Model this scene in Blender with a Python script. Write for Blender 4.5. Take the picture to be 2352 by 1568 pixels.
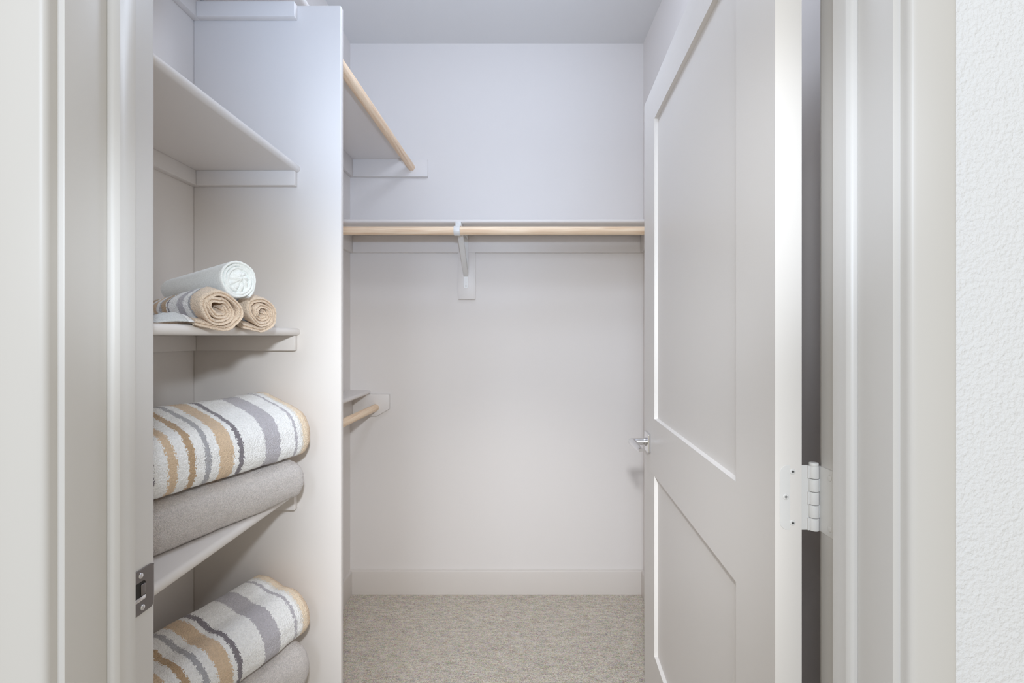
import bpy, bmesh, math, random
from mathutils import Vector, Matrix, noise

# ------------------------------------------------------------------ scene reset
for o in list(bpy.data.objects):
    bpy.data.objects.remove(o)
S = bpy.context.scene
C = bpy.context.collection
random.seed(7)

# ------------------------------------------------------------------ camera, world, lights, exposure
FPX, CX, CY, EYE = 1117.0, 1190.0, 772.0, 1.281
cam_d = bpy.data.cameras.new('camera')
cam = bpy.data.objects.new('camera', cam_d); C.objects.link(cam)
cam.location = (0, 0, EYE); cam.rotation_euler = (math.pi / 2, 0, 0)
cam_d.sensor_fit = 'HORIZONTAL'; cam_d.sensor_width = 36.0
cam_d.lens = FPX / 2352 * 36.0
cam_d.shift_x = -(CX - 1176) / 2352
cam_d.shift_y = -(784 - CY) / 2352
cam_d.clip_start = 0.02
S.camera = cam

w = bpy.data.worlds.new('world'); S.world = w; w.use_nodes = True
bg = w.node_tree.nodes['Background']
bg.inputs[0].default_value = (1.0, 0.925, 0.75, 1); bg.inputs[1].default_value = 0.585

# photographer's flash just above the camera, split into spots added to even out brightness
def spot(name, watt, col, deg, pitch, yaw):
    l = bpy.data.lights.new(name, 'SPOT'); o = bpy.data.objects.new(name, l); C.objects.link(o)
    l.energy = watt; l.color = col; l.shadow_soft_size = 0.035
    l.spot_size = math.radians(deg); l.spot_blend = 1.0
    o.location = (0.0, -0.015, 1.53); o.rotation_euler = (math.radians(pitch), 0, math.radians(yaw))
spot('flash_low', 68, (0.98, 0.99, 1.0), 50, 55, 0)
spot('flash_main', 49, (0.86, 0.92, 1.0), 64, 66, 3)
spot('flash_left', 24, (0.82, 0.91, 1.0), 39, 78, 25)
spot('flash_right', 13, (0.78, 0.87, 1.0), 40, 86, -21)
spot('flash_level', 18, (1.0, 1.0, 0.94), 72, 92, 0)
spot('flash_up', 62, (0.46, 0.66, 1.0), 60, 112, 10)

# cool fill light added behind the camera, on its left, brightening doorway and closet
ha = bpy.data.lights.new('hall_fill', 'AREA'); hao = bpy.data.objects.new('hall_fill', ha); C.objects.link(hao)
ha.energy = 40; ha.color = (0.73, 0.84, 1.0); ha.size = 1.0
hao.location = (-0.55, -1.7, 2.2); hao.rotation_euler = (math.radians(70), 0, math.radians(-15))

# cool lamp of the closet: the ceiling fixture that is built below, out of the frame
LAMP = (0.0, 1.38)
cl = bpy.data.lights.new('closet_lamp', 'POINT'); clo = bpy.data.objects.new('closet_lamp', cl); C.objects.link(clo)
cl.energy = 10.5; cl.color = (0.72, 0.82, 1.0); cl.shadow_soft_size = 0.12
clo.location = (LAMP[0], LAMP[1], 2.50)

S.cycles.diffuse_bounces = 8
vs = S.view_settings
S.display_settings.display_device = 'sRGB'
vs.view_transform = 'Standard'; vs.look = 'None'; vs.gamma = 1.0; vs.use_curve_mapping = False
vs.exposure = 0.03

# ------------------------------------------------------------------ dimensions (metres; x right, y into the closet, z up)
XL, XR, YB, ZC = -0.837, 0.624, 2.425, 2.740
YH, YC = 0.535, 0.663            # hall face and closet face of the door wall
JL, JR, JT = -0.499, 0.4125, 2.034   # jamb faces
Y1, XP = 1.254, -0.457           # partition front face and its free edge
XN = -0.5614                     # shelf nose line

# ------------------------------------------------------------------ materials
def lin(r, g, b):
    f = lambda c: (c / 12.92) if c <= 0.04045 else ((c + 0.055) / 1.055) ** 2.4
    return (f(r / 255), f(g / 255), f(b / 255), 1)

def mat(name, col, rough=0.5, metal=0.0, bump=None, spec=0.5, var=None):
    m = bpy.data.materials.new(name); m.use_nodes = True
    nt = m.node_tree; b = nt.nodes['Principled BSDF']
    b.inputs['Base Color'].default_value = col
    b.inputs['Roughness'].default_value = rough
    b.inputs['Metallic'].default_value = metal
    b.inputs['Specular IOR Level'].default_value = spec
    tc = nt.nodes.new('ShaderNodeTexCoord')
    if var:      # (scale, amount): slight tonal variation of the paint
        n = nt.nodes.new('ShaderNodeTexNoise'); n.inputs['Scale'].default_value = var[0]; n.inputs['Detail'].default_value = 3
        nt.links.new(tc.outputs['Object'], n.inputs['Vector'])
        mx = nt.nodes.new('ShaderNodeMixRGB'); mx.blend_type = 'MULTIPLY'; mx.inputs[0].default_value = 1
        rp = nt.nodes.new('ShaderNodeMapRange'); rp.inputs['To Min'].default_value = 1 - var[1]; rp.inputs['To Max'].default_value = 1 + var[1]
        nt.links.new(n.outputs['Fac'], rp.inputs['Value'])
        mx.inputs[1].default_value = col
        nt.links.new(rp.outputs['Result'], mx.inputs[2])
        nt.links.new(mx.outputs[0], b.inputs['Base Color'])
    if bump:     # list of (scale, strength, distance)
        prev = None
        for sc, st, di in bump:
            n = nt.nodes.new('ShaderNodeTexNoise'); n.inputs['Scale'].default_value = sc; n.inputs['Detail'].default_value = 3
            nt.links.new(tc.outputs['Object'], n.inputs['Vector'])
            bp = nt.nodes.new('ShaderNodeBump'); bp.inputs['Strength'].default_value = st; bp.inputs['Distance'].default_value = di
            nt.links.new(n.outputs['Fac'], bp.inputs['Height'])
            if prev: nt.links.new(prev.outputs['Normal'], bp.inputs['Normal'])
            prev = bp
        nt.links.new(prev.outputs['Normal'], b.inputs['Normal'])
    return m

M_WALL = mat('closet_wall_paint', (0.745, 0.71, 0.685, 1), 0.62, bump=[(160, 0.06, 0.002), (14, 0.05, 0.004)], spec=0.3)
M_CEIL = mat('ceiling_paint', (0.73, 0.72, 0.71, 1), 0.8, bump=[(120, 0.1, 0.002)], spec=0.2)
M_TRIM = mat('satin_trim_paint', (0.70, 0.685, 0.67, 1), 0.38, bump=[(40, 0.03, 0.002)], spec=0.4)
M_BASE = mat('satin_baseboard_paint', (0.645, 0.60, 0.56, 1), 0.45, spec=0.3)
M_SHELF = mat('satin_shelf_paint', (0.735, 0.70, 0.675, 1), 0.42, bump=[(60, 0.03, 0.002)], spec=0.4)
M_DOOR = mat('satin_door_paint', (0.72, 0.69, 0.66, 1), 0.40, bump=[(220, 0.03, 0.001)], spec=0.4)
M_HALL = mat('textured_hall_wall', (0.86, 0.87, 0.90, 1), 0.75, bump=[(190, 0.75, 0.003), (420, 0.35, 0.001)], spec=0.2)
M_HINGE = mat('white_painted_steel', (0.70, 0.69, 0.675, 1), 0.35, spec=0.5)
M_CHROME = mat('satin_chrome', (0.80, 0.80, 0.82, 1), 0.16, 1.0)
M_STEEL = mat('brushed_steel', (0.27, 0.25, 0.245, 1), 0.34, 1.0)
M_DARK = mat('dark_recess', (0.03, 0.028, 0.026, 1), 0.8)
M_PLASTIC = mat('white_bracket_enamel', (0.74, 0.73, 0.71, 1), 0.35)
M_FIXT = mat('fixture_white', (0.8, 0.8, 0.8, 1), 0.5)
M_GREY = None

def carpet():
    m = bpy.data.materials.new('loop_carpet'); m.use_nodes = True
    nt = m.node_tree; b = nt.nodes['Principled BSDF']
    b.inputs['Roughness'].default_value = 0.95; b.inputs['Specular IOR Level'].default_value = 0.1
    tc = nt.nodes.new('ShaderNodeTexCoord')
    def nz(sx, sy, det):
        mp = nt.nodes.new('ShaderNodeMapping'); mp.inputs['Scale'].default_value = (sx, sy, 40)
        nt.links.new(tc.outputs['Object'], mp.inputs['Vector'])
        n = nt.nodes.new('ShaderNodeTexNoise'); n.inputs['Scale'].default_value = 1; n.inputs['Detail'].default_value = det
        nt.links.new(mp.outputs[0], n.inputs['Vector']); return n
    n1 = nz(28, 95, 4); n2 = nz(260, 340, 2); n3 = nz(90, 260, 2)
    mul = nt.nodes.new('ShaderNodeMath'); mul.operation = 'ADD'
    a1 = nt.nodes.new('ShaderNodeMath'); a1.operation = 'MULTIPLY'; a1.inputs[1].default_value = 0.38
    a2 = nt.nodes.new('ShaderNodeMath'); a2.operation = 'MULTIPLY'; a2.inputs[1].default_value = 0.82
    nt.links.new(n1.outputs['Fac'], a1.inputs[0]); nt.links.new(n2.outputs['Fac'], a2.inputs[0])
    nt.links.new(a1.outputs[0], mul.inputs[0]); nt.links.new(a2.outputs[0], mul.inputs[1])
    cr = nt.nodes.new('ShaderNodeValToRGB')
    e = cr.color_ramp.elements
    e[0].position = 0.40; e[0].color = (0.42, 0.365, 0.295, 1)
    e[1].position = 0.78; e[1].color = (0.98, 0.91, 0.80, 1)
    x = cr.color_ramp.elements.new(0.60); x.color = (0.75, 0.675, 0.575, 1)
    nt.links.new(mul.outputs[0], cr.inputs[0])
    nc = nt.nodes.new('ShaderNodeTexVoronoi'); mpc = nt.nodes.new('ShaderNodeMapping'); mpc.inputs['Scale'].default_value = (130, 230, 40)
    nt.links.new(tc.outputs['Object'], mpc.inputs['Vector']); nt.links.new(mpc.outputs[0], nc.inputs['Vector']); nc.inputs['Scale'].default_value = 1
    fl_ = nt.nodes.new('ShaderNodeMixRGB'); fl_.blend_type = 'OVERLAY'; fl_.inputs[0].default_value = 0.16
    nt.links.new(cr.outputs[0], fl_.inputs[1]); nt.links.new(nc.outputs['Color'], fl_.inputs[2])
    hs = nt.nodes.new('ShaderNodeMixRGB'); hs.blend_type = 'MIX'
    mr = nt.nodes.new('ShaderNodeMapRange'); mr.inputs['From Min'].default_value = 0.45; mr.inputs['From Max'].default_value = 0.7; mr.inputs['To Max'].default_value = 0.35
    nt.links.new(n3.outputs['Fac'], mr.inputs['Value']); nt.links.new(mr.outputs[0], hs.inputs[0])
    nt.links.new(fl_.outputs[0], hs.inputs[1]); hs.inputs[2].default_value = (0.66, 0.60, 0.56, 1)
    nt.links.new(hs.outputs[0], b.inputs['Base Color'])
    bp = nt.nodes.new('ShaderNodeBump'); bp.inputs['Strength'].default_value = 1.0; bp.inputs['Distance'].default_value = 0.010
    nt.links.new(n2.outputs['Fac'], bp.inputs['Height']); nt.links.new(bp.outputs[0], b.inputs['Normal'])
    return m
M_CARPET = carpet()

def pine(name, axis):
    m = bpy.data.materials.new(name); m.use_nodes = True
    nt = m.node_tree; b = nt.nodes['Principled BSDF']; b.inputs['Roughness'].default_value = 0.5; b.inputs['Specular IOR Level'].default_value = 0.3
    tc = nt.nodes.new('ShaderNodeTexCoord'); mp = nt.nodes.new('ShaderNodeMapping')
    sc = [150, 150, 150]; sc[axis] = 5
    mp.inputs['Scale'].default_value = sc
    nt.links.new(tc.outputs['Object'], mp.inputs['Vector'])
    n = nt.nodes.new('ShaderNodeTexNoise'); n.inputs['Scale'].default_value = 1; n.inputs['Detail'].default_value = 4; n.inputs['Distortion'].default_value = 0.6
    nt.links.new(mp.outputs[0], n.inputs['Vector'])
    cr = nt.nodes.new('ShaderNodeValToRGB'); e = cr.color_ramp.elements
    e[0].position = 0.30; e[0].color = (0.78, 0.55, 0.36, 1)
    e[1].position = 0.62; e[1].color = (0.96, 0.77, 0.57, 1)
    nt.links.new(n.outputs['Fac'], cr.inputs[0])
    # small pin knots
    v = nt.nodes.new('ShaderNodeTexVoronoi'); v.inputs['Scale'].default_value = 9
    nt.links.new(tc.outputs['Object'], v.inputs['Vector'])
    lt = nt.nodes.new('ShaderNodeMath'); lt.operation = 'LESS_THAN'; lt.inputs[1].default_value = 0.045
    nt.links.new(v.outputs['Distance'], lt.inputs[0])
    mx = nt.nodes.new('ShaderNodeMixRGB'); mx.inputs[2].default_value = (0.25, 0.12, 0.06, 1)
    nt.links.new(lt.outputs[0], mx.inputs[0]); nt.links.new(cr.outputs[0], mx.inputs[1])
    nt.links.new(mx.outputs[0], b.inputs['Base Color'])
    return m
M_PINE_X = pine('pine_dowel_crosswise', 0)
M_PINE_Y = pine('pine_dowel_lengthwise', 1)

def terry(name, stops=None, base=(0.8, 0.8, 0.8, 1), jag=0.006, bsc=330, bstr=0.9, bdist=0.004, speck=0.0):
    """towelling: stripes are read along UV.x (metres from the hemmed end)"""
    m = bpy.data.materials.new(name); m.use_nodes = True
    nt = m.node_tree; b = nt.nodes['Principled BSDF']
    b.inputs['Roughness'].default_value = 0.95; b.inputs['Specular IOR Level'].default_value = 0.1
    b.inputs['Sheen Weight'].default_value = 0.25; b.inputs['Sheen Roughness'].default_value = 0.5
    tc = nt.nodes.new('ShaderNodeTexCoord')
    wob = nt.nodes.new('ShaderNodeTexVoronoi'); wob.inputs['Scale'].default_value = bsc; wob.inputs['Randomness'].default_value = 1.0
    nt.links.new(tc.outputs['Object'], wob.inputs['Vector'])
    n2 = nt.nodes.new('ShaderNodeTexNoise'); n2.inputs['Scale'].default_value = bsc * 1.7; n2.inputs['Detail'].default_value = 2
    nt.links.new(tc.outputs['Object'], n2.inputs['Vector'])
    cell = nt.nodes.new('ShaderNodeSeparateColor'); nt.links.new(wob.outputs['Color'], cell.inputs[0])
    colout = None
    if stops:
        sx = nt.nodes.new('ShaderNodeSeparateXYZ'); nt.links.new(tc.outputs['UV'], sx.inputs[0])
        s1 = nt.nodes.new('ShaderNodeMath'); s1.operation = 'SUBTRACT'; s1.inputs[1].default_value = 0.5
        nt.links.new(cell.outputs[0], s1.inputs[0])
        s2 = nt.nodes.new('ShaderNodeMath'); s2.operation = 'MULTIPLY_ADD'; s2.inputs[1].default_value = jag
        nt.links.new(s1.outputs[0], s2.inputs[0]); nt.links.new(sx.outputs[0], s2.inputs[2])
        s3 = nt.nodes.new('ShaderNodeMath'); s3.operation = 'MULTIPLY'; s3.inputs[1].default_value = 2.0   # 0..0.5 m -> 0..1
        nt.links.new(s2.outputs[0], s3.inputs[0])
        cr = nt.nodes.new('ShaderNodeValToRGB'); cr.color_ramp.interpolation = 'CONSTANT'
        e = cr.color_ramp.elements
        e[0].position = 0; e[0].color = stops[0][1]
        e[1].position = stops[1][0] * 2; e[1].color = stops[1][1]
        for p, c in stops[2:]:
            q = cr.color_ramp.elements.new(p * 2); q.color = c
        nt.links.new(s3.outputs[0], cr.inputs[0]); colout = cr.outputs[0]
    mx = nt.nodes.new('ShaderNodeMixRGB'); mx.blend_type = 'MULTIPLY'; mx.inputs[0].default_value = 1
    if colout: nt.links.new(colout, mx.inputs[1])
    else: mx.inputs[1].default_value = base
    mr = nt.nodes.new('ShaderNodeMapRange'); mr.inputs['From Min'].default_value = 0.3; mr.inputs['From Max'].default_value = 0.7
    mr.inputs['To Min'].default_value = 1 - 0.10 - speck; mr.inputs['To Max'].default_value = 1.04
    av = nt.nodes.new('ShaderNodeMath'); av.operation = 'MULTIPLY_ADD'; av.inputs[1].default_value = 0.35; av.inputs[2].default_value = 0.0
    av2 = nt.nodes.new('ShaderNodeMath'); av2.operation = 'MULTIPLY_ADD'; av2.inputs[1].default_value = 0.65
    nt.links.new(cell.outputs[1], av.inputs[0]); nt.links.new(n2.outputs['Fac'], av2.inputs[0]); nt.links.new(av.outputs[0], av2.inputs[2])
    nt.links.new(av2.outputs[0], mr.inputs['Value']); nt.links.new(mr.outputs[0], mx.inputs[2])
    nt.links.new(mx.outputs[0], b.inputs['Base Color'])
    bp = nt.nodes.new('ShaderNodeBump'); bp.inputs['Strength'].default_value = bstr; bp.inputs['Distance'].default_value = bdist
    hq = nt.nodes.new('ShaderNodeMath'); hq.operation = 'MULTIPLY_ADD'; hq.inputs[1].default_value = -1.0
    nq = nt.nodes.new('ShaderNodeMath'); nq.operation = 'MULTIPLY'; nq.inputs[1].default_value = 0.6
    nt.links.new(n2.outputs['Fac'], nq.inputs[0])
    nt.links.new(wob.outputs['Distance'], hq.inputs[0]); nt.links.new(nq.outputs[0], hq.inputs[2])
    nt.links.new(hq.outputs[0], bp.inputs['Height']); nt.links.new(bp.outputs[0], b.inputs['Normal'])
    return m

WHT = (0.95, 0.95, 0.95, 1); LAV = (0.53, 0.51, 0.55, 1); TAN = (0.74, 0.565, 0.40, 1); LTAN = (0.85, 0.70, 0.53, 1)
BRN = (0.54, 0.385, 0.245, 1); DRK = (0.245, 0.225, 0.25, 1); BLG = (0.46, 0.46, 0.49, 1); CRM = (0.84, 0.80, 0.74, 1)
STRIPES = [(0, TAN), (0.013, LTAN), (0.027, CRM), (0.032, WHT), (0.0425, LAV), (0.0505, WHT), (0.092, LAV), (0.131, WHT), (0.185, DRK), (0.197, WHT),
           (0.2075, TAN), (0.236, WHT), (0.2535, BLG), (0.265, WHT), (0.283, BRN), (0.2955, WHT), (0.316, TAN), (0.3305, WHT),
           (0.352, DRK), (0.366, WHT), (0.39, TAN), (0.41, WHT)]
STRIPES = [(p * 1.06, c) for p, c in STRIPES]
M_STRIPE = terry('striped_towelling', STRIPES, jag=0.005, bsc=350, bstr=0.5, bdist=0.004)
ROLLS = [(0, (0.80, 0.65, 0.51, 1)), (0.030, BLG), (0.036, WHT), (0.052, LAV), (0.072, WHT), (0.098, DRK), (0.103, WHT), (0.106, BRN), (0.122, BLG),
         (0.127, WHT), (0.138, TAN), (0.15, WHT), (0.16, BRN)]
M_ROLL = terry('striped_hand_towelling', ROLLS, jag=0.004, bsc=460, bstr=0.6, bdist=0.003)
M_TAN = terry('tan_towelling', base=(0.82, 0.69, 0.56, 1), bsc=460, bstr=0.6, bdist=0.003)
M_GREYT = terry('greige_plush_towelling', base=(0.86, 0.80, 0.77, 1), bsc=680, bstr=0.7, bdist=0.004, speck=0.16)
M_WHITET = terry('white_cotton', base=(0.88, 0.91, 0.905, 1), bsc=600, bstr=0.25, bdist=0.001)
M_HEM = terry('white_hem_band', base=(0.80, 0.80, 0.82, 1), bsc=600, bstr=0.3, bdist=0.001)
M_FLAP = terry('pale_grey_flat_weave', base=(0.62, 0.63, 0.63, 1), bsc=500, bstr=0.4, bdist=0.002)

# ------------------------------------------------------------------ mesh helpers
def add_box(bm, x0, x1, y0, y1, z0, z1, bev=0.0, seg=2, tf=None):
    t = bmesh.new()
    bmesh.ops.create_cube(t, size=1)
    for v in t.verts:
        v.co = Vector(((x0 + x1) / 2 + v.co.x * (x1 - x0), (y0 + y1) / 2 + v.co.y * (y1 - y0), (z0 + z1) / 2 + v.co.z * (z1 - z0)))
    if bev > 0:
        bmesh.ops.bevel(t, geom=list(t.edges), offset=bev, segments=seg, profile=0.5, affect='EDGES')
    if tf:
        for v in t.verts: v.co = tf(v.co)
    merge(bm, t)

def merge(bm, t):
    me = bpy.data.meshes.new('tmp'); t.to_mesh(me); t.free(); bm.from_mesh(me); bpy.data.meshes.remove(me)

def add_prism(bm, pts, ax, a0, a1, bev=0.0, seg=2, tf=None):
    """polygon pts in the two axes other than ax (in x,y,z order), extruded from a0 to a1 along ax"""
    def P(p, a):
        c = list(p); c.insert(ax, a); return Vector(c)
    t = bmesh.new()
    A = [t.verts.new(P(p, a0)) for p in pts]; B = [t.verts.new(P(p, a1)) for p in pts]
    t.faces.new(A); t.faces.new(B[::-1])
    n = len(pts)
    for i in range(n): t.faces.new((A[i], B[i], B[(i + 1) % n], A[(i + 1) % n]))
    bmesh.ops.recalc_face_normals(t, faces=list(t.faces))
    if bev > 0:
        bmesh.ops.bevel(t, geom=list(t.edges), offset=bev, segments=seg, profile=0.5, affect='EDGES')
    if tf:
        for v in t.verts: v.co = tf(v.co)
    merge(bm, t)

def add_tube(bm, p0, p1, r, seg=24, bev=0.0, r1=None, tf=None):
    p0 = Vector(p0); p1 = Vector(p1); d = p1 - p0; L = d.length
    t = bmesh.new()
    bmesh.ops.create_cone(t, cap_ends=True, segments=seg, radius1=r, radius2=r if r1 is None else r1, depth=L)
    if bev > 0:
        ed = [e for e in t.edges if abs(e.verts[0].co.z - e.verts[1].co.z) < 1e-6]
        bmesh.ops.bevel(t, geom=ed, offset=bev, segments=3, profile=0.5, affect='EDGES')
    q = d.to_track_quat('Z', 'Y').to_matrix().to_4x4()
    mtx = Matrix.Translation((p0 + p1) / 2) @ q
    for v in t.verts: v.co = mtx @ v.co
    if tf:
        for v in t.verts: v.co = tf(v.co)
    merge(bm, t)

def rrect(x0, x1, z0, z1, r, n=5, corners=(1, 1, 1, 1)):
    """rounded rectangle outline; corners: bl, br, tr, tl"""
    out = []
    for k, (cx, cz, a0) in enumerate(((x0, z0, 180), (x1, z0, 270), (x1, z1, 0), (x0, z1, 90))):
        if not corners[k]: out.append((cx, cz)); continue
        ox = cx + (r if cx == x0 else -r); oz = cz + (r if cz == z0 else -r)
        for i in range(n + 1):
            a = math.radians(a0 + 90 * i / n); out.append((ox + r * math.cos(a), oz + r * math.sin(a)))
    return out

def empty(name, loc):
    o = bpy.data.objects.new(name, None); C.objects.link(o); o.location = loc; o.empty_display_size = 0.05
    return o

def obj(name, bm, m, parent=None, smooth=True, ang=40):
    """link one mesh; verts are given in world coordinates"""
    cs = [v.co for v in bm.verts]
    mn = Vector((min(c.x for c in cs), min(c.y for c in cs), min(c.z for c in cs)))
    mxv = Vector((max(c.x for c in cs), max(c.y for c in cs), max(c.z for c in cs)))
    org = Vector(((mn.x + mxv.x) / 2, (mn.y + mxv.y) / 2, mn.z))
    for v in bm.verts: v.co = v.co - org
    me = bpy.data.meshes.new(name); bm.to_mesh(me); bm.free()
    o = bpy.data.objects.new(name, me); C.objects.link(o)
    for mm in (m if isinstance(m, (list, tuple)) else [m]): me.materials.append(mm)
    if smooth:
        for p in me.polygons: p.use_smooth = True
        try: me.set_sharp_from_angle(angle=math.radians(ang))
        except Exception: pass
    pw = Vector((0, 0, 0)); q = parent
    while q is not None: pw += q.location; q = q.parent
    o.location = org - pw
    if parent is not None: o.parent = parent
    return o

def tag(o, label, cat, group=None):
    o['label'] = label; o['category'] = cat
    if group: o['group'] = group
    return o

def struct(o, label=None, cat=None):
    o['kind'] = 'structure'
    if label: o['label'] = label
    if cat: o['category'] = cat
    return o

def box_obj(name, x0, x1, y0, y1, z0, z1, m, parent=None, bev=0.0, seg=2):
    bm = bmesh.new(); add_box(bm, x0, x1, y0, y1, z0, z1, bev, seg)
    return obj(name, bm, m, parent)

# ------------------------------------------------------------------ room shell
T = 0.10
struct(box_obj('floor', -1.7, 1.7, -1.2, YB + T, -0.06, 0.0, M_CARPET), 'beige loop-pile carpet floor of the closet', 'floor')
struct(box_obj('ceiling', XL - T, XR + T, YH, YB + T, ZC, ZC + 0.08, M_CEIL), 'pale blue-grey painted closet ceiling', 'ceiling')
struct(box_obj('wall_back', XL - T, XR + T, YB, YB + T, 0, ZC, M_WALL), 'pale grey closet wall facing the doorway', 'wall')
struct(box_obj('wall_left', XL - T, XL, YC, YB, 0, ZC, M_WALL), 'pale closet wall behind the linen shelves', 'wall')
struct(box_obj('wall_right', XR, XR + T, YC, YB, 0, ZC, M_WALL), 'pale closet wall behind the open door', 'wall')
# door wall: three pieces around the opening, hall face textured, closet face smooth
bm = bmesh.new()
JB = 0.018
add_box(bm, -1.7, JL - JB, YH, YC, 0, ZC)
add_box(bm, JR + JB, 1.7, YH, YC, 0, ZC)
add_box(bm, JL - JB, JR + JB, YH, YC, JT + JB, ZC)
o = obj('wall_front', bm, [M_HALL, M_WALL], smooth=False)
for p in o.data.polygons:
    if p.normal.y > 0.5: p.material_index = 1
struct(o, 'white orange-peel textured wall around the doorway', 'wall')

# baseboards with an eased top edge
BH, BT = 0.119, 0.013
def base_profile(): return [(0, 0), (BT, 0), (BT, BH - 0.007), (BT - 0.0015, BH - 0.004), (BT - 0.005, BH - 0.001), (BT * 0.45, BH), (0, BH)]
bm = bmesh.new(); add_prism(bm, [(YB - p, z) for p, z in base_profile()], 0, XL, XR)
struct(obj('baseboard_back', bm, M_BASE), 'painted baseboard along the wall facing the doorway', 'baseboard')
bm = bmesh.new(); add_prism(bm, [(XL + p, z) for p, z in base_profile()], 1, Y1 + 0.018, YB - BT)
struct(obj('baseboard_left', bm, M_BASE), 'short baseboard beyond the partition', 'baseboard')
bm = bmesh.new(); add_prism(bm, [(XR - p, z) for p, z in base_profile()], 1, YC + 0.02, YB - BT)
struct(obj('baseboard_right', bm, M_BASE), 'baseboard on the wall behind the open door', 'baseboard')

# door jambs, stops and casings
ST, SY0, SY1 = 0.011, 0.590, 0.621       # stop thickness and depth range
def jamb(name, label, face, sgn):
    """face: x of the jamb face, sgn: +1 when the opening lies to +x of it"""
    root = empty(name, (face, (YH + YC) / 2, 0)); struct(root, label, 'door jamb')
    a, b = sorted((face - sgn * JB, face))
    box_obj('jamb_board', a, b, YH, YC, 0, JT, M_TRIM, root, 0.0015, 2)
    a, b = sorted((face, face + sgn * ST))
    bm = bmesh.new()
    f, g = face, face + sgn * ST
    add_prism(bm, [(f, SY1), (g, SY1), (g, SY0 + 0.006), (g - sgn * 0.003, SY0 + 0.0015), (g - sgn * 0.0055, SY0), (f, SY0)], 2, 0, JT - ST, 0.0006, 1)
    obj('door_stop', bm, M_TRIM, root)
    return root
trim_left = jamb('trim_1', 'painted jamb holding the steel strike plate', JL, 1)
trim_right = jamb('trim_2', 'painted jamb holding the white hinge', JR, -1)
root = empty('trim_3', (0, YH, JT)); struct(root, 'door head jamb above the opening', 'door jamb')
box_obj('jamb_board', JL - JB, JR + JB, YH, YC, JT, JT + JB, M_TRIM, root, 0.001)
box_obj('door_stop', JL, JR, SY0, SY1, JT - ST, JT, M_TRIM, root, 0.001)

def casing_profile(w, t):
    # (across from inner edge, thickness): flat board with a rounded inner arris and eased back edge
    return [(0, 0), (0, t - 0.006), (0.0012, t - 0.0028), (0.004, t - 0.0006), (0.008, t), (w - 0.006, t), (w - 0.002, t - 0.0015), (w, t - 0.004), (w, 0)]
CT, CWD, REV = 0.014, 0.052, 0.008
def casing(name, label, side, yface, ydir, rev, wd, t):
    """side -1 left, +1 right; ydir -1 projects towards the hall, +1 into the closet"""
    x_in = (JR + rev) if side > 0 else (JL - rev)
    bm = bmesh.new()
    add_prism(bm, [(x_in + side * u, yface + ydir * q) for u, q in casing_profile(wd, t)], 2, 0, JT + rev)
    return struct(obj(name, bm, M_TRIM, ang=60), label, 'casing')
casing('trim_4', 'flat hall-side casing left of the doorway', -1, YH, -1, REV, 0.055, CT)
casing('trim_5', 'flat hall-side casing between the doorway and the textured wall', 1, YH, -1, REV, CWD, CT)
casing('trim_6', 'closet-side casing beside the strike plate', -1, YC, 1, 0.005, 0.055, 0.0135)
casing('trim_7', 'closet-side casing beside the hinge', 1, YC, 1, 0.005, 0.055, 0.0135)
bm = bmesh.new(); add_prism(bm, [(YH - q, JT + REV + u) for u, q in casing_profile(CWD, CT)], 0, JL - REV - 0.055, JR + REV + CWD)
struct(obj('trim_8', bm, M_TRIM), 'hall-side head casing over the doorway', 'casing')
bm = bmesh.new(); add_prism(bm, [(YC + q, JT + 0.005 + u) for u, q in casing_profile(0.055, 0.0135)], 0, JL - 0.06, JR + 0.06)
struct(obj('trim_9', bm, M_TRIM), 'closet-side head casing over the doorway', 'casing')

# ------------------------------------------------------------------ strike plate on the left jamb
sp = empty('strike_plate', (0, 0, 0)); sp.parent = trim_left
sp.location = Vector((JL, 0.645, 0.944)) - trim_left.location
def screw(bm, c, n, r=0.0042, h=0.0016, cross=True):
    """domed screw head at c with outward axis n"""
    c = Vector(c); n = Vector(n).normalized()
    add_tube(bm, c - n * 0.001, c + n * h, r, 18, 0.0011)
def cross(bm, c, n, r=0.0019):
    c = Vector(c); n = Vector(n).normalized()
    u = n.orthogonal().normalized(); v = n.cross(u)
    u, v = (u + v).normalized(), (u - v).normalized()
    for a, b in ((u, v), (v, u)):
        vs_ = [c + n * 0.00005 + a * s * r + b * q * 0.0006 for s, q in ((-1, -1), (1, -1), (1, 1), (-1, 1))]
        lo = [bm.verts.new(p) for p in vs_]; hi = [bm.verts.new(p + n * 0.0002) for p in vs_]
        bm.faces.new(hi); bm.faces.new(lo[::-1])
        for i in range(4): bm.faces.new((lo[i], lo[(i + 1) % 4], hi[(i + 1) % 4], hi[i]))
# plate with an open mouth: built as a ring of prisms in the (y, z) plane
z0, z1, ya, yb = 0.9145, 0.9735, 0.622, 0.6635
ha, hb, hz0, hz1 = 0.6215, 0.6500, 0.9320, 0.9570
bm = bmesh.new()
x0, x1 = JL, JL + 0.0016
pts = [(ya, z0)] + rrect(yb - 0.006, yb, z0, z1, 0.005, 4, (0, 1, 1, 0))[1:-1] + [(ya, z1), (ya, hz1), (hb - 0.003, hz1), (hb, hz1 - 0.003), (hb, hz0 + 0.003), (hb - 0.003, hz0), (ya, hz0)]
add_prism(bm, pts, 0, x0, x1, 0.0003, 1)
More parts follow.
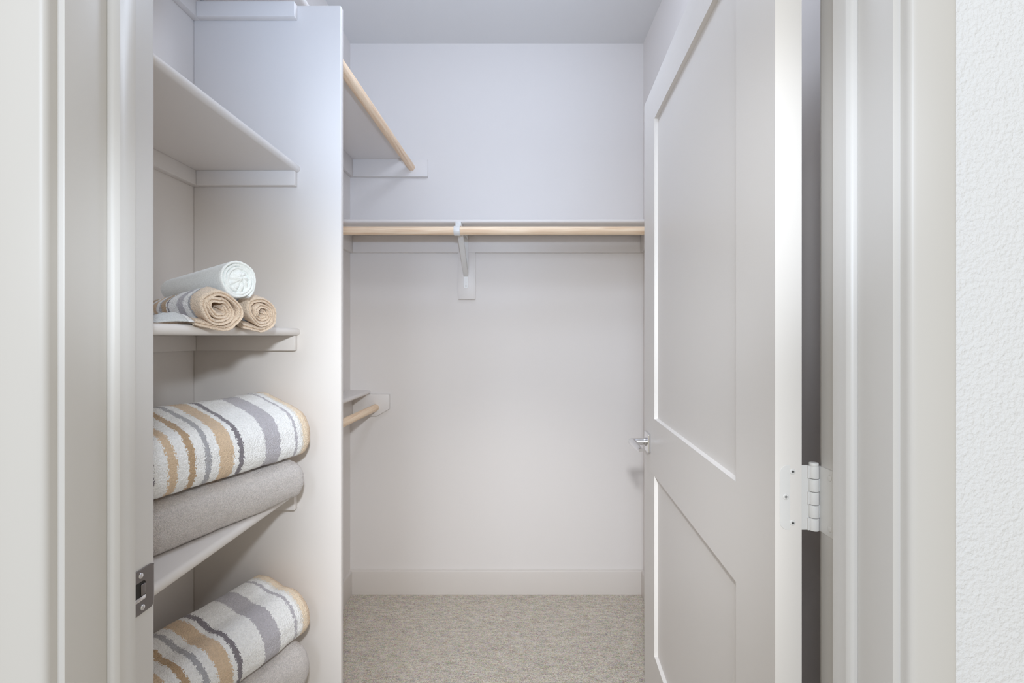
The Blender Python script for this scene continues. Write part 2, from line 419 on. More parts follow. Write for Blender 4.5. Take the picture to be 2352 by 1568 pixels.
# curved lip running over the jamb corner
lip = []
for i in range(9):
    a = math.radians(80 * i / 8); lip.append((JL + 0.0016 - 0.007 * (1 - math.cos(a)), yb - 0.001 + 0.007 * math.sin(a)))
lip2 = [(x - 0.0014 * math.cos(math.radians(80 * i / 8)), y - 0.0014 * math.sin(math.radians(80 * i / 8))) for i, (x, y) in enumerate(lip)]
add_prism(bm, lip + lip2[::-1], 2, z0 + 0.005, z1 - 0.004, 0.0002, 1)
obj('face_plate', bm, M_STEEL, sp)
bm = bmesh.new()
add_box(bm, JL + 0.0002, JL + 0.0009, ha + 0.0005, hb, hz0, hz1)
obj('latch_mouth', bm, M_DARK, sp)
bm = bmesh.new()
add_box(bm, JL + 0.0004, JL + 0.0026, hb - 0.0085, hb - 0.001, hz0 + 0.006, hz1 - 0.004, 0.0012, 3)
obj('latch_tongue', bm, M_STEEL, sp)
bm = bmesh.new()
add_prism(bm, [(ha + 0.0005, hz0), (hb - 0.001, hz0), (hb - 0.001, hz0 + 0.0055), (ha + 0.0005, hz0 + 0.0055)], 0, JL + 0.0006, JL + 0.0022, 0.0006, 2)
obj('mouth_rim', bm, M_CHROME, sp)
for zz in (0.9655, 0.9225):
    bm = bmesh.new(); screw(bm, (JL + 0.0016, 0.6405 if zz > 0.94 else 0.6435, zz), (1, 0, 0), 0.0038)
    s_ = obj('screw', bm, M_CHROME, sp)

# ------------------------------------------------------------------ door (open, swung into the closet)
HX, HY, TH = 0.3529, 0.668, math.atan(0.05925)
DW, DT, DZ0, DZ1 = 0.8966, 0.0355, 0.010, 2.022
cu, su = math.cos(TH), math.sin(TH)
def D(u, v, z): return Vector((HX + u * su + v * cu, HY + u * cu - v * su, z))
def dtf(c): return D(c.x, c.y, c.z)
door = empty('door_1', D(0, DT / 2, DZ0))
struct(door, 'open two-panel white door swung into the closet on its right side', 'door')
U0, U1 = 0.139, DW - 0.1455
PAN = [(0.348, 0.874), (1.040, 1.916)]
RC = 0.0095
bm = bmesh.new()
add_box(bm, 0, U0, 0, DT, DZ0, DZ1, 0, 1, dtf)
add_box(bm, U1, DW, 0, DT, DZ0, DZ1, 0, 1, dtf)
for a, b in ((DZ0, PAN[0][0]), (PAN[0][1], PAN[1][0]), (PAN[1][1], DZ1)):
    add_box(bm, U0, U1, 0, DT, a, b, 0, 1, dtf)
bmesh.ops.remove_doubles(bm, verts=list(bm.verts), dist=1e-5)
# drop the internal faces between stiles and rails
cnt = {}
for f in list(bm.faces):
    k = tuple(round(c, 4) for c in f.calc_center_median())
    cnt.setdefault(k, []).append(f)
o = obj('door_frame', bm, M_DOOR, door, smooth=False)
for a, b in PAN:
    bm = bmesh.new()
    add_box(bm, U0 - 0.004, U1 + 0.004, RC, DT - RC, a - 0.004, b + 0.004, 0, 1, dtf)
    # slim chamfered sticking strips all round, both faces
    for v0, v1, sg in ((0.0012, RC, 1), (DT - 0.0012, DT - RC, -1)):
        q = 0.0022
        add_prism(bm, [(U1, v0), (U1, v1), (U1 - q, v1)], 2, a, b, 0, 1, dtf)
        add_prism(bm, [(U0, v0), (U0, v1), (U0 + q, v1)], 2, a, b, 0, 1, dtf)
        add_prism(bm, [(v0, a), (v1, a), (v1, a + q)], 0, U0, U1, 0, 1, dtf)
        add_prism(bm, [(v0, b), (v1, b), (v1, b - q)], 0, U0, U1, 0, 1, dtf)
    obj('door_panel', bm, M_DOOR, door, smooth=False)

# lever handles, one on each face
UH, ZH = DW - 0.069, 0.957
def handle(v_face, sgn):
    root = empty('lever_handle', D(UH, v_face, ZH) - door.location); root.parent = door
    root['label'] = 'satin chrome lever handle'
    bm = bmesh.new()
    a, b = sorted((v_face, v_face + sgn * 0.009))
    add_prism(bm, rrect(UH - 0.029, UH + 0.029, ZH - 0.029, ZH + 0.029, 0.004), 1, a, b, 0.0014, 2, dtf)
    obj('rosette', bm, M_CHROME, root)
    bm = bmesh.new()
    p = v_face + sgn * 0.009
    add_tube(bm, D(UH, p, ZH), D(UH, p + sgn * 0.006, ZH), 0.0125, 28, 0.001)
    add_tube(bm, D(UH, p + sgn * 0.005, ZH), D(UH, p + sgn * 0.040, ZH), 0.0103, 28, 0.001)
    obj('spindle_neck', bm, M_CHROME, root)
    bm = bmesh.new()
    q = p + sgn * 0.042
    pts = []
    N = 16
    for i in range(N + 1):
        t = i / N
        uu = UH + 0.012 - t * 0.130
        hw = 0.0105 - 0.0035 * t          # half width (out from the door)
        hh = 0.0098 - 0.0035 * t          # half height
        if i == 0 or i == N: hw *= 0.75; hh *= 0.75
        off = q - sgn * 0.004 * t
        ring = []
        for k in range(16):
            an = 2 * math.pi * k / 16
            ring.append(bm.verts.new(D(uu, off + hw * math.copysign(abs(math.cos(an)) ** 0.6, math.cos(an)), ZH + hh * math.copysign(abs(math.sin(an)) ** 0.6, math.sin(an)))))
        pts.append(ring)
    for i in range(N):
        for k in range(16): bm.faces.new((pts[i][k], pts[i][(k + 1) % 16], pts[i + 1][(k + 1) % 16], pts[i + 1][k]))
    bm.faces.new(pts[0][::-1]); bm.faces.new(pts[-1])
    bmesh.ops.recalc_face_normals(bm, faces=list(bm.faces))
    obj('lever', bm, M_CHROME, root)
handle(0.0, -1)
handle(DT, 1)

# hinges: door leaf, jamb leaf, five knuckles, screws
PX, PY = 0.4045, 0.6685
def hinge(zc, near):
    z0, z1 = zc - 0.0445, zc + 0.0445
    root = empty('hinge', Vector((PX, PY, z0)) - door.location); root.parent = door
    root['label'] = 'white painted butt hinge'
    bm = bmesh.new()
    ydoor = HY - 0.0012
    add_prism(bm, rrect(HX + 0.006, PX - 0.004, z0, z1, 0.011, 6, (1, 0, 0, 1)), 1, ydoor, HY + 0.0004, 0.0004, 1)
    obj('door_leaf', bm, M_HINGE, root)
    bm = bmesh.new()
    add_prism(bm, rrect(PY - 0.046, PY - 0.003, z0, z1, 0.011, 6, (1, 0, 0, 1)), 0, JR - 0.0012, JR + 0.0004, 0.0004, 1)
    obj('jamb_leaf', bm, M_HINGE, root)
    h = (z1 - z0) / 5
    for k in range(5):
        bm = bmesh.new()
        add_tube(bm, (PX, PY - 0.003, z0 + k * h + 0.0005), (PX, PY - 0.003, z0 + (k + 1) * h - 0.0005), 0.0064, 24, 0.0006)
        if k % 2: add_box(bm, PX, JR, PY - 0.0050, PY - 0.0030, z0 + k * h + 0.0006, z0 + (k + 1) * h - 0.0006)
        else: add_box(bm, PX - 0.0085, PX, PY - 0.0040, PY - 0.0015, z0 + k * h + 0.0006, z0 + (k + 1) * h - 0.0006)
        obj('knuckle', bm, M_HINGE, root)
    bm = bmesh.new(); add_tube(bm, (PX, PY - 0.003, z1 - 0.001), (PX, PY - 0.003, z1 + 0.004), 0.0060, 24, 0.0015)
    obj('pin_head', bm, M_HINGE, root)
    for xx, zz in ((HX + 0.0235, zc + 0.0355), (HX + 0.0140, zc + 0.001), (HX + 0.0235, zc - 0.0345)):
        bm = bmesh.new(); screw(bm, (xx, ydoor, zz), (0, -1, 0), 0.0042, 0.0008)
        obj('screw', bm, M_HINGE, root)
        if near:
            bm = bmesh.new(); cross(bm, (xx, ydoor - 0.0008, zz), (0, -1, 0))
            obj('screw_recess', bm, M_DARK, root)
    for yy, zz in ((PY - 0.0265, zc + 0.0335), (PY - 0.036, zc), (PY - 0.0265, zc - 0.0335)):
        bm = bmesh.new(); screw(bm, (JR - 0.0012, yy, zz), (-1, 0, 0), 0.0042, 0.0008)
        obj('screw', bm, M_HINGE, root)
for zc in (1.060, 1.800, 0.235): hinge(zc, zc == 1.060)

# ------------------------------------------------------------------ partition and linen shelves
bm = bmesh.new()
add_box(bm, XL, XP, Y1, Y1 + 0.018, 0, 2.134, 0.0028, 3)
tag(obj('partition_panel', bm, M_SHELF), 'tall pale upright panel dividing the linen shelves from the hanging space', 'panel')

SH = 0.019
def nose_board(bm, xw, xn, y0, y1, zb, tf=None):
    """shelf board with a bullnosed long edge at xn, running along y"""
    r = SH / 2
    pts = [(xw, zb)]
    for i in range(9):
        a = math.radians(-90 + 180 * i / 8); pts.append((xn - r + r * math.cos(a), zb + r + r * math.sin(a)))
    pts.append((xw, zb + SH))
    add_prism(bm, pts, 1, y0, y1)
G_SH = 'painted shelves fixed to the left wall'
def linen_shelf(zb, label, cleat=0.038):
    root = empty('linen_shelf', ((XL + XN) / 2, (YC + Y1) / 2, zb - cleat))
    tag(root, label, 'shelf', G_SH)
    bm = bmesh.new(); nose_board(bm, XL, XN, YC + 0.016, Y1, zb); obj('shelf_board', bm, M_SHELF, root)
    box_obj('cleat', XL + 0.018, -0.569, Y1 - 0.018, Y1, zb - cleat, zb, M_SHELF, root, 0.0015)
    box_obj('cleat', XL, XL + 0.018, YC + 0.016, Y1, zb - cleat, zb, M_SHELF, root, 0.0015)
    return root
linen_shelf(1.703, 'empty linen shelf high above the rolled towels, seen from below')
linen_shelf(1.2825, 'linen shelf at eye level carrying the three rolled towels')
linen_shelf(0.876, 'linen shelf carrying the upper stack of folded towels')
linen_shelf(0.416, 'lowest linen shelf under the lower stack of folded towels')

# long top shelf passing over the partition, with its cleats
ZT = 2.158
root = empty('hat_shelf', (-0.70, 1.6, 2.095)); tag(root, 'topmost shelf running over the partition to the far wall', 'shelf', G_SH)
bm = bmesh.new(); nose_board(bm, XL, XN, YC + 0.016, YB, ZT); obj('shelf_board', bm, M_SHELF, root)
box_obj('cleat', XL + 0.018, -0.569, Y1 - 0.018, Y1, 2.094, 2.1325, M_SHELF, root, 0.0015)
box_obj('cleat', XL, XL + 0.018, YC + 0.016, Y1, 2.094, ZT, M_SHELF, root, 0.0015)
box_obj('cleat', XL, XL + 0.018, Y1 + 0.018, YB, ZT - 0.086, ZT, M_SHELF, root, 0.0015)
box_obj('cleat', XL + 0.018, -0.448, YB - 0.018, YB, ZT - 0.086, ZT, M_SHELF, root, 0.0015)

# low narrow shelf behind the partition, its cleat with a clipped corner
ZLW = 0.994
root = empty('ledge_shelf', (-0.78, 1.8, 0.884)); tag(root, 'low narrow ledge half hidden behind the partition', 'shelf', G_SH)
bm = bmesh.new(); nose_board(bm, XL, -0.735, Y1 + 0.018, YB, ZLW); obj('shelf_board', bm, M_SHELF, root)
bm = bmesh.new()
add_prism(bm, [(XL + 0.018, 0.884), (-0.703, 0.884), (-0.638, 0.921), (-0.638, ZLW), (XL + 0.018, ZLW)], 1, YB - 0.018, YB, 0.0015, 2)
obj('cleat', bm, M_SHELF, root)
box_obj('cleat', XL, XL + 0.018, Y1 + 0.018, YB, 0.884, ZLW, M_SHELF, root, 0.0015)

# shelf over the far rod
ZB = 1.779
root = empty('wardrobe_shelf', (-0.1, YB - 0.14, 1.464)); tag(root, 'shelf across the far wall above the level rod', 'shelf')
bm = bmesh.new()
r = SH / 2
pts = [(YB, ZB)]
for i in range(9):
    a = math.radians(-90 - 180 * i / 8); pts.append((2.139 + r + r * math.cos(a), ZB + r + r * math.sin(a)))
pts.append((YB, ZB + SH))
add_prism(bm, pts, 0, XL, XR); obj('shelf_board', bm, M_SHELF, root)
box_obj('cleat', XL + 0.018, XR - 0.018, YB - 0.018, YB, 1.695, ZB, M_SHELF, root, 0.0012)
box_obj('cleat', XL, XL + 0.018, 2.05, YB, 1.695, ZB, M_SHELF, root, 0.0012)
box_obj('cleat', XR - 0.018, XR, 2.05, YB, 1.695, ZB, M_SHELF, root, 0.0012)
box_obj('backing_board', -0.297, -0.2125, YB - 0.018, YB, 1.464, 1.695, M_SHELF, root, 0.0012)

# ------------------------------------------------------------------ rods
G_ROD = 'wooden clothes rods'
def rod(p0, p1, rad, m, label):
    bm = bmesh.new(); add_tube(bm, p0, p1, rad, 40, 0.001)
    return tag(obj('clothes_rod', bm, m), label, 'rod', G_ROD)
rod((-0.5535, Y1 + 0.018, 2.117), (-0.528, YB - 0.018, 2.117), 0.0175, M_PINE_Y, 'pine rod running front to back high under the topmost shelf')
rod((XL + 0.018, 2.1055, 1.7377), (XR - 0.018, 2.1055, 1.7377), 0.0180, M_PINE_X, 'level pine rod crossing in front of the far wall')
rod((-0.728, Y1 + 0.018, 0.928), (-0.706, YB - 0.018, 0.928), 0.0175, M_PINE_Y, 'short visible end of a low pine rod at the clipped block')

# ------------------------------------------------------------------ shelf and rod bracket
XBk = -0.2585
root = empty('rod_bracket', (XBk, YB - 0.018, 1.515)); tag(root, 'white metal bracket hooking the level rod to the far wall', 'bracket')
bm = bmesh.new()
add_prism(bm, rrect(XBk - 0.0115, XBk + 0.0115, 1.518, ZB - 0.001, 0.0105, 6, (1, 1, 0, 0)), 1, YB - 0.0205, YB - 0.018, 0.0005, 1)
obj('wall_strap', bm, M_PLASTIC, root)
bm = bmesh.new()
add_box(bm, XBk - 0.0115, XBk + 0.0115, 2.110, YB - 0.018, ZB - 0.0035, ZB - 0.0003, 0.0005, 1)
add_box(bm, XBk + 0.0085, XBk + 0.0115, 2.135, YB - 0.0205, ZB - 0.020, ZB - 0.003, 0.0005, 1)
obj('shelf_arm', bm, M_PLASTIC, root)
bm = bmesh.new()   # brace: U-channel from low on the strap up to behind the hook
def BRV(t): return (YB - 0.0205 + (2.150 - (YB - 0.0205)) * t, 1.575 + (1.742 - 1.575) * t)
(y0_, z0_), (y1_, z1_) = BRV(0), BRV(1)
add_prism(bm, [(y0_, z0_), (y0_, z0_ + 0.030), (y1_ + 0.004, z1_ + 0.022), (y1_, z1_)], 0, XBk - 0.0115, XBk + 0.0115, 0.002, 2)
obj('brace', bm, M_PLASTIC, root)
bm = bmesh.new()   # hook cradling the rod
ro, ri = 0.0215, 0.0182
out = []; inn = []
for i in range(25):
    a = math.radians(20 - 260 * i / 24)     # opens to the upper back
    out.append((2.1055 + ro * math.cos(a), 1.7377 + ro * math.sin(a)))
    inn.append((2.1055 + ri * math.cos(a), 1.7377 + ri * math.sin(a)))
add_prism(bm, out + inn[::-1], 0, XBk - 0.0185, XBk + 0.0075, 0.0008, 2)
add_prism(bm, [(2.098, 1.7560), (2.112, 1.7560), (2.118, ZB - 0.001), (2.103, ZB - 0.001)], 0, XBk - 0.0125, XBk + 0.0115, 0.0008, 1)
obj('hook', bm, M_PLASTIC, root)
bm = bmesh.new(); screw(bm, (XBk + 0.001, YB - 0.0205, 1.530), (0, -1, 0), 0.0052, 0.0012); obj('screw', bm, M_PLASTIC, root)
bm = bmesh.new(); add_tube(bm, (XBk + 0.002, YB - 0.0204, 1.546), (XBk + 0.002, YB - 0.0207, 1.546), 0.0030, 16); obj('screw_hole', bm, M_SHELF, root)
bm = bmesh.new(); cross(bm, (XBk + 0.001, YB - 0.0205 - 0.0012, 1.530), (0, -1, 0), 0.0022); obj('screw_recess', bm, M_DARK, root)

# ------------------------------------------------------------------ ceiling fixture (outside the frame, the source of the cool light)
root = empty('ceiling_light', (LAMP[0], LAMP[1], ZC - 0.09)); tag(root, 'round white ceiling light above the closet', 'light')
bm = bmesh.new(); add_tube(bm, (LAMP[0], LAMP[1], ZC - 0.03), (LAMP[0], LAMP[1], ZC), 0.14, 40, 0.004); obj('base', bm, M_FIXT, root)
mg = bpy.data.materials.new('cool_diffuser'); mg.use_nodes = True
b = mg.node_tree.nodes['Principled BSDF']; b.inputs['Emission Color'].default_value = (0.62, 0.8, 1, 1); b.inputs['Emission Strength'].default_value = 2.0
bm = bmesh.new(); add_tube(bm, (LAMP[0], LAMP[1], ZC - 0.075), (LAMP[0], LAMP[1], ZC - 0.03), 0.125, 40, 0.02); obj('diffuser', bm, mg, root)

# ------------------------------------------------------------------ folded towels
def catmull_closed(P, n):
    out = []; m = len(P)
    for i in range(m):
        p0, p1, p2, p3 = P[i - 1], P[i], P[(i + 1) % m], P[(i + 2) % m]
        for k in range(n):
            t = k / n
            out.append(tuple(0.5 * ((2 * b) + (-a + c) * t + (2 * a - 5 * b + 4 * c - d) * t * t + (-a + 3 * b - 3 * c + d) * t ** 3)
                             for a, b, c, d in zip(p0, p1, p2, p3)))
    return out

AX = Vector((-0.325, -0.946, 0)).normalized()     # along the fold, from the far end to the near end
PD = Vector((-0.946, 0.325, 0)).normalized()      # away from the aisle
def folded_towel(name, label, group, base, P, length, outline, m, seed, zfun=None, rip=0.0025, fuzz=0.0006, endr=0.022, droop=None, sag=0.0):
    OL = catmull_closed(outline, 9)
    cz = sum(z for _, z in OL) / len(OL); cp = sum(p for p, _ in OL) / len(OL)
    hh = max(z for _, z in OL) / 2
    N = int(length / 0.0032)
    bm = bmesh.new(); uvl = bm.loops.layers.uv.new('UVMap')
    rings = []; ss = []
    for i in range(N + 1):
        s = length * i / N
        e = min(s, length - s)
        k = 1.0
        if e < endr:
            q = 1 - e / endr; k = 1 - 0.92 * (endr / hh) * (1 - math.sqrt(max(0, 1 - q * q)))
        ring = []
        for p, z in OL:
            zz = cz + (z - cz) * k; pp = cp + (p - cp) * (0.55 + 0.45 * k if k < 1 else 1)
            co = Vector((P[0], P[1], base)) + AX * s + PD * pp + Vector((0, 0, zz))
            if zfun: co.z += zfun(s, p, z)
            nn = Vector((co.x * 9 + seed, co.y * 9, co.z * 9))
            d = noise.noise(nn) * rip * 2 + noise.noise(nn * 5) * rip * 0.5
            nd = (PD * (pp - cp) / 0.09 + Vector((0, 0, (zz - cz) / hh)))
            if nd.length > 0: nd.normalize()
            f = (noise.noise(Vector((co.x * 300, co.y * 300, co.z * 300)))) * fuzz * 1.6
            co += nd * (d + f)
            if not (droop and droop(co)): co.z = max(co.z, base + 0.0004)
            ring.append(bm.verts.new(co))
        rings.append(ring); ss.append(s)
    M = len(OL)
    for i in range(N):
        for k in range(M):
            f = bm.faces.new((rings[i][k], rings[i][(k + 1) % M], rings[i + 1][(k + 1) % M], rings[i + 1][k]))
            for l, q in zip(f.loops, (ss[i], ss[i], ss[i + 1], ss[i + 1])): l[uvl].uv = (q, k / M)
    for ring, q in ((rings[0], 0.0), (rings[-1], length)):
        c = bm.verts.new(sum((v.co for v in ring), Vector()) / M)
        for k in range(M):
            f = bm.faces.new((ring[k], ring[(k + 1) % M], c))
            for l in f.loops: l[uvl].uv = (q, 0)
    bmesh.ops.recalc_face_normals(bm, faces=list(bm.faces))
    return bm

# outlines (distance from the aisle-side fold, height above what it lies on)
OUT_G = [(0.000, 0.044), (0.006, 0.070), (0.030, 0.090), (0.080, 0.096), (0.130, 0.095), (0.172, 0.084), (0.180, 0.045), (0.170, 0.008), (0.120, 0.0), (0.060, 0.0), (0.018, 0.003), (0.003, 0.020)]
OUT_S = [(0.000, 0.046), (0.004, 0.074), (0.024, 0.104), (0.060, 0.122), (0.085, 0.131), (0.108, 0.140), (0.135, 0.147), (0.165, 0.138), (0.180, 0.080), (0.172, 0.012), (0.120, 0.0), (0.060, 0.0), (0.018, 0.003), (0.002, 0.022)]
G_T = 'folded bath towels stacked on the linen shelves'
def overhang(co): return co.x > XN + 0.004
sh4, sh5 = 0.876 + SH, 0.416 + SH
def fold_thing(name, label, bm, m, base_loc):
    o = obj(name, bm, m); tag(o, label, 'towel', G_T); return o
bm = folded_towel('t', '', '', sh4, (-0.506, 1.175), 0.375, OUT_G, M_GREYT, 1.0, rip=0.0018, fuzz=0.0009, endr=0.03)
fold_thing('folded_towel', 'plain greige towel at the bottom of the upper stack', bm, M_GREYT, None)
bm = folded_towel('t', '', '', sh4 + 0.0970, (-0.503, 1.190), 0.385, OUT_S, M_STRIPE, 4.0)
fold_thing('folded_towel', 'tan and grey striped white towel on top of the upper stack', bm, M_STRIPE, None)
bm = folded_towel('t', '', '', sh5, (-0.495, 1.175), 0.375, [(p, z * 1.26) for p, z in OUT_G], M_GREYT, 11.0, rip=0.0025, fuzz=0.0009, endr=0.036)
fold_thing('folded_towel', 'plain greige towel at the bottom of the lower stack', bm, M_GREYT, None)
bm = folded_towel('t', '', '', sh5 + 0.1220, (-0.504, 1.190), 0.385, [(p, z * 0.84) for p, z in OUT_S], M_STRIPE, 17.0,
                  zfun=lambda s, p, z: (0.005 * math.exp(-((p - 0.045) / 0.02) ** 2) - 0.003 * math.exp(-((p - 0.085) / 0.016) ** 2)) * (1 if z > 0.07 else 0))
fold_thing('folded_towel', 'tan and grey striped white towel on top of the lower stack', bm, M_STRIPE, None)

# ------------------------------------------------------------------ rolled towels
def roll_mesh(c, back, R, t, r0, L, seed, squash=1.0, taper=0.0, wob=0.05, start=0.0, tail=0.0, ccw=1, ridge=True, jit=0.003, floor=None):
    """spiral of towelling; c = centre of the visible end, back = unit direction of the axis away from that end"""
    back = Vector(back).normalized(); up = Vector((0, 0, 1)); side = back.cross(up).normalized(); up2 = side.cross(back).normalized()
    bm = bmesh.new(); uvl = bm.loops.layers.uv.new('UVMap')
    turns = (R - t / 2 - r0) / t
    N = int(turns * 52)
    rim = ([(0.0045, 0.5), (0.0012, 0.44), (-0.0010, 0.30), (-0.0004, 0.14), (0.0032, 0.0), (-0.0004, -0.14), (-0.0010, -0.30), (0.0012, -0.44), (0.0045, -0.5)]
           if ridge else [(0.0015, 0.5), (0.0, 0.3), (-0.0004, 0), (0.0, -0.3), (0.0015, -0.5)])
    na = 26
    prof = [(L, 0.5)] + [(L - (L - 0.007) * (i + 1) / na, 0.5) for i in range(na)] + rim + [(0.007 + (L - 0.007) * i / na, -0.5) for i in range(na + 1)]
    rings = []
    dang = 2 * math.pi / 52
    ext = int(tail / (R * dang)) if tail else 0
    for i in range(N + 1 + ext):
        j = min(i, N)
        ang = start - ccw * (N - j) * dang
        r = r0 + t * (j / 52.0)
        wv = 1 + wob * (noise.noise(Vector((math.cos(ang) * 1.2 + seed, math.sin(ang) * 1.2, j / 52.0 * 0.7))) * 2) * min(1.0, 0.35 + 0.65 * (1 - j / N)) 
        y = r * math.cos(ang) * wv; z = r * math.sin(ang) * squash * wv
        ny, nz = math.cos(ang), math.sin(ang)
        if i > N:
            d = (i - N) * R * dang
            y = y + ccw * (-math.sin(ang)) * d; z = z + ccw * math.cos(ang) * d * squash
        aj = noise.noise(Vector((j * 0.06, seed, 2.0))) * jit * 2 + noise.noise(Vector((j * 0.7, seed, 5.0))) * jit * 0.35
        ring = []
        for a, q in prof:
            k = 1 - taper * max(0.0, a) / L
            rr = q * t * (0.88 if ridge else 0.94)
            yy = (y + ny * rr) * (1 - 0.5 * taper * a / L); zz = (z + nz * rr) * k
            zz -= (R * squash) * (1 - k)                       # stays on the shelf
            fz = noise.noise(Vector((yy * 330, zz * 330, a * 330 + seed))) * 0.0007
            aa = a + aj * max(0, 1 - a / 0.03)
            co = Vector(c) + back * aa + side * (yy + ny * fz) + up2 * (zz + nz * fz)
            if floor is not None:
                oh = co.x - (XN - 0.005)
                co.z = max(co.z, floor) if oh <= 0 else max(co.z, floor) - 0.42 * oh
            ring.append(bm.verts.new(co))
        rings.append(ring)
    K = len(prof)
    for i in range(len(rings) - 1):
        for k in range(K):
            k2 = (k + 1) % K
            f = bm.faces.new((rings[i][k], rings[i][k2], rings[i + 1][k2], rings[i + 1][k]))
            a0, a1 = max(0, prof[k][0]), max(0, prof[k2][0])
            for l, q in zip(f.loops, (a0, a1, a1, a0)): l[uvl].uv = (q, i / 52.0)
    bm.faces.new(rings[0]); bm.faces.new(rings[-1][::-1])
    bmesh.ops.recalc_face_normals(bm, faces=list(bm.faces))
    return bm
G_R = 'rolled hand towels on the eye-level shelf'
zs = 1.2825 + SH
R1 = 0.0470
root = empty('rolled_towel', (-0.60, 0.90, zs)); tag(root, 'front tan roll with striped body and loose tail', 'towel', G_R)
bm = roll_mesh((-0.535, 0.873, zs + R1 * 0.83 + 0.001), (-0.90, 0.43, 0.0), R1, 0.0130, 0.009, 0.24, 3.0, squash=0.82, taper=0.42, wob=0.17,
               start=math.radians(-92), ccw=-1, tail=0.040, floor=zs + 0.0004)
obj('towel_roll', bm, M_ROLL, root)
ROOT1 = root
# second roll
R2 = 0.0430
root = empty('rolled_towel', (-0.60, 1.03, zs)); tag(root, 'tan roll behind, nearest the partition', 'towel', G_R)
bm = roll_mesh((-0.530, 1.006, zs + R2 * 0.93 + 0.001), (-0.93, 0.36, 0.0), R2, 0.0125, 0.006, 0.22, 8.0, squash=0.92, taper=0.30, wob=0.19,
               start=math.radians(-93), ccw=-1, tail=0.045, floor=zs + 0.0004)
obj('towel_roll', bm, M_ROLL, root)
# white roll lying in the dip between the two
R3 = 0.0385
root = empty('rolled_towel', (-0.60, 0.97, zs + 0.05)); tag(root, 'white roll resting on top of the two tan rolls', 'towel', G_R)
C3 = Vector((-0.5400, 0.941, 1.3895)); B3 = Vector((-0.88, 0.47, 0.0)).normalized()
bm = roll_mesh(C3, B3, R3, 0.0052, 0.021, 0.22, 5.0, squash=1.03, taper=0.30, wob=0.05, start=math.radians(-55), ccw=-1, ridge=False, jit=0.0022)
obj('towel_roll', bm, M_WHITET, root)
# crumpled heart of the white roll: folds fanning out of an off-centre twist
bm = bmesh.new()
sd = B3.cross(Vector((0, 0, 1))).normalized(); up_ = Vector((0, 0, 1))
NR, NA = 26, 120
g = []
for i in range(NR + 1):
    row = []
    for k in range(NA):
        an = 2 * math.pi * k / NA; q = i / NR; rr = 0.0265 * q
        cx_, cz_ = 0.004 * (1 - q), 0.005 * (1 - q)
        low = 0.5 + 0.5 * math.cos(an + math.radians(50))        # folds are strongest towards the lower right
        pl = math.sin(an * 9 + 5.5 * q + 1.6 * noise.noise(Vector((math.cos(an) * 2, math.sin(an) * 2, 3))))
        sw = math.sin(an + 9.5 * q)
        h = 0.0035 * q * pl * (0.25 + low) + 0.0022 * sw * (1 - 0.5 * q) - 0.004 * (1 - q) + 0.005 * q * q
        row.append(bm.verts.new(C3 + B3 * (0.004 + h) + sd * (rr * math.cos(an) + cx_) + up_ * (rr * math.sin(an) + cz_)))
    g.append(row)
for i in range(NR):
    for k in range(NA): bm.faces.new((g[i][k], g[i][(k + 1) % NA], g[i + 1][(k + 1) % NA], g[i + 1][k]))
ed = [e for e in bm.edges if len(e.link_faces) == 1]
bmesh.ops.recalc_face_normals(bm, faces=list(bm.faces))
o = obj('tucked_folds', bm, M_WHITET, root, ang=180)
md = o.modifiers.new('thickness', 'SOLIDIFY'); md.thickness = 0.002
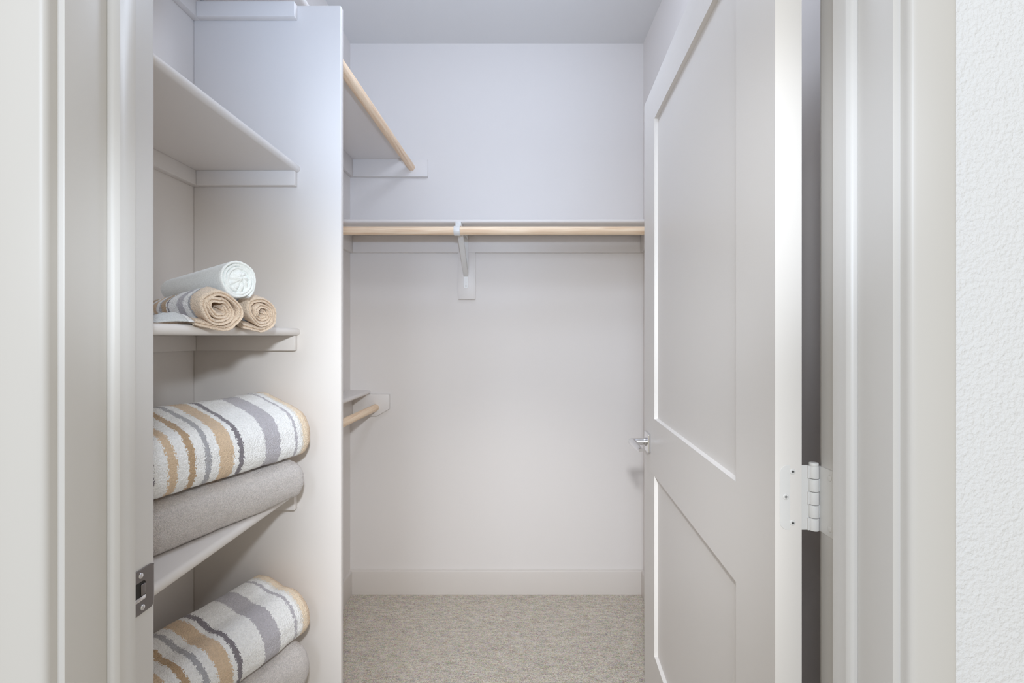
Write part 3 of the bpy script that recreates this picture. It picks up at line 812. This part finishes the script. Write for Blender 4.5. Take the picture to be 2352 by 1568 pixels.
# loose tail lying on the shelf in front of the roll
def sheet(bm, path, d, w, thick=0.002, tf=None):
    """path of world points (cross-section), swept by direction d over width w"""
    d = Vector(d); n = len(path)
    A = []
    for i, p in enumerate(path):
        p = Vector(p); tn = (Vector(path[min(i + 1, n - 1)]) - Vector(path[max(i - 1, 0)])).normalized()
        nr = tn.cross(d.normalized()).normalized()
        A.append([bm.verts.new(p + d * w * k / 8 + nr * (thick / 2) * s + Vector((0, 0, 0.0015 * noise.noise(Vector((i * 0.4, k * 0.6, 1.0)))))) for s in (1, -1) for k in range(9)])
    for i in range(n - 1):
        for s in (0, 1):
            for k in range(8):
                q = [A[i][s * 9 + k], A[i][s * 9 + k + 1], A[i + 1][s * 9 + k + 1], A[i + 1][s * 9 + k]]
                bm.faces.new(q if s == 0 else q[::-1])
        for k in (0, 8):
            bm.faces.new((A[i][k], A[i + 1][k], A[i + 1][9 + k], A[i][9 + k]))
    for i in (0, n - 1):
        for k in range(8): bm.faces.new((A[i][k], A[i][k + 1], A[i][9 + k + 1], A[i][9 + k]))
    bmesh.ops.recalc_face_normals(bm, faces=list(bm.faces))

# end of the front towel: white hem and the pale reverse side, curling up beside the roll
def curl(name, m, t0, t1, n):
    A = Vector((-0.5535, 0.8350, zs)); B = Vector((-0.5850, 0.7680, zs))
    back_ = Vector((-0.90, 0.43, 0)).normalized()
    H = [(0, 0.0135), (0.10, 0.0165), (0.25, 0.0185), (0.42, 0.0175), (0.60, 0.0120), (0.78, 0.0055), (1.0, 0.0015)]
    def h(t):
        for (a, p), (b_, q) in zip(H, H[1:]):
            if t <= b_: return p + (q - p) * (t - a) / (b_ - a)
        return H[-1][1]
    bm = bmesh.new(); K = 14; g = []
    for i in range(n + 1):
        t = t0 + (t1 - t0) * i / n
        row = []
        for k in range(K + 1):
            v = k / K
            # front edge lies on the shelf, the cloth rises to a crest and falls away behind it
            p = A.lerp(B, t) + back_ * (0.004 + 0.045 * v)
            z = h(t) * math.sin(math.pi * min(1.0, 0.10 + 1.02 * v) * 0.62) / math.sin(math.pi * 0.5)
            z += 0.0022 * noise.noise(Vector((t * 7.0, v * 3.0, 4.0))) * math.sin(math.pi * v) * (1 if t < 0.95 else 0.3)
            row.append(bm.verts.new(Vector((p.x, p.y, zs + 0.0014 + max(0.0, z)))))
        g.append(row)
    for i in range(n):
        for k in range(K): bm.faces.new((g[i][k], g[i + 1][k], g[i + 1][k + 1], g[i][k + 1]))
    bmesh.ops.recalc_face_normals(bm, faces=list(bm.faces))
    o = obj(name, bm, m, ROOT1, ang=180)
    md = o.modifiers.new('thickness', 'SOLIDIFY'); md.thickness = 0.0018; md.offset = 0
curl('hem', M_HEM, 0.0, 0.13, 4)
curl('flap', M_FLAP, 0.13, 1.0, 24)
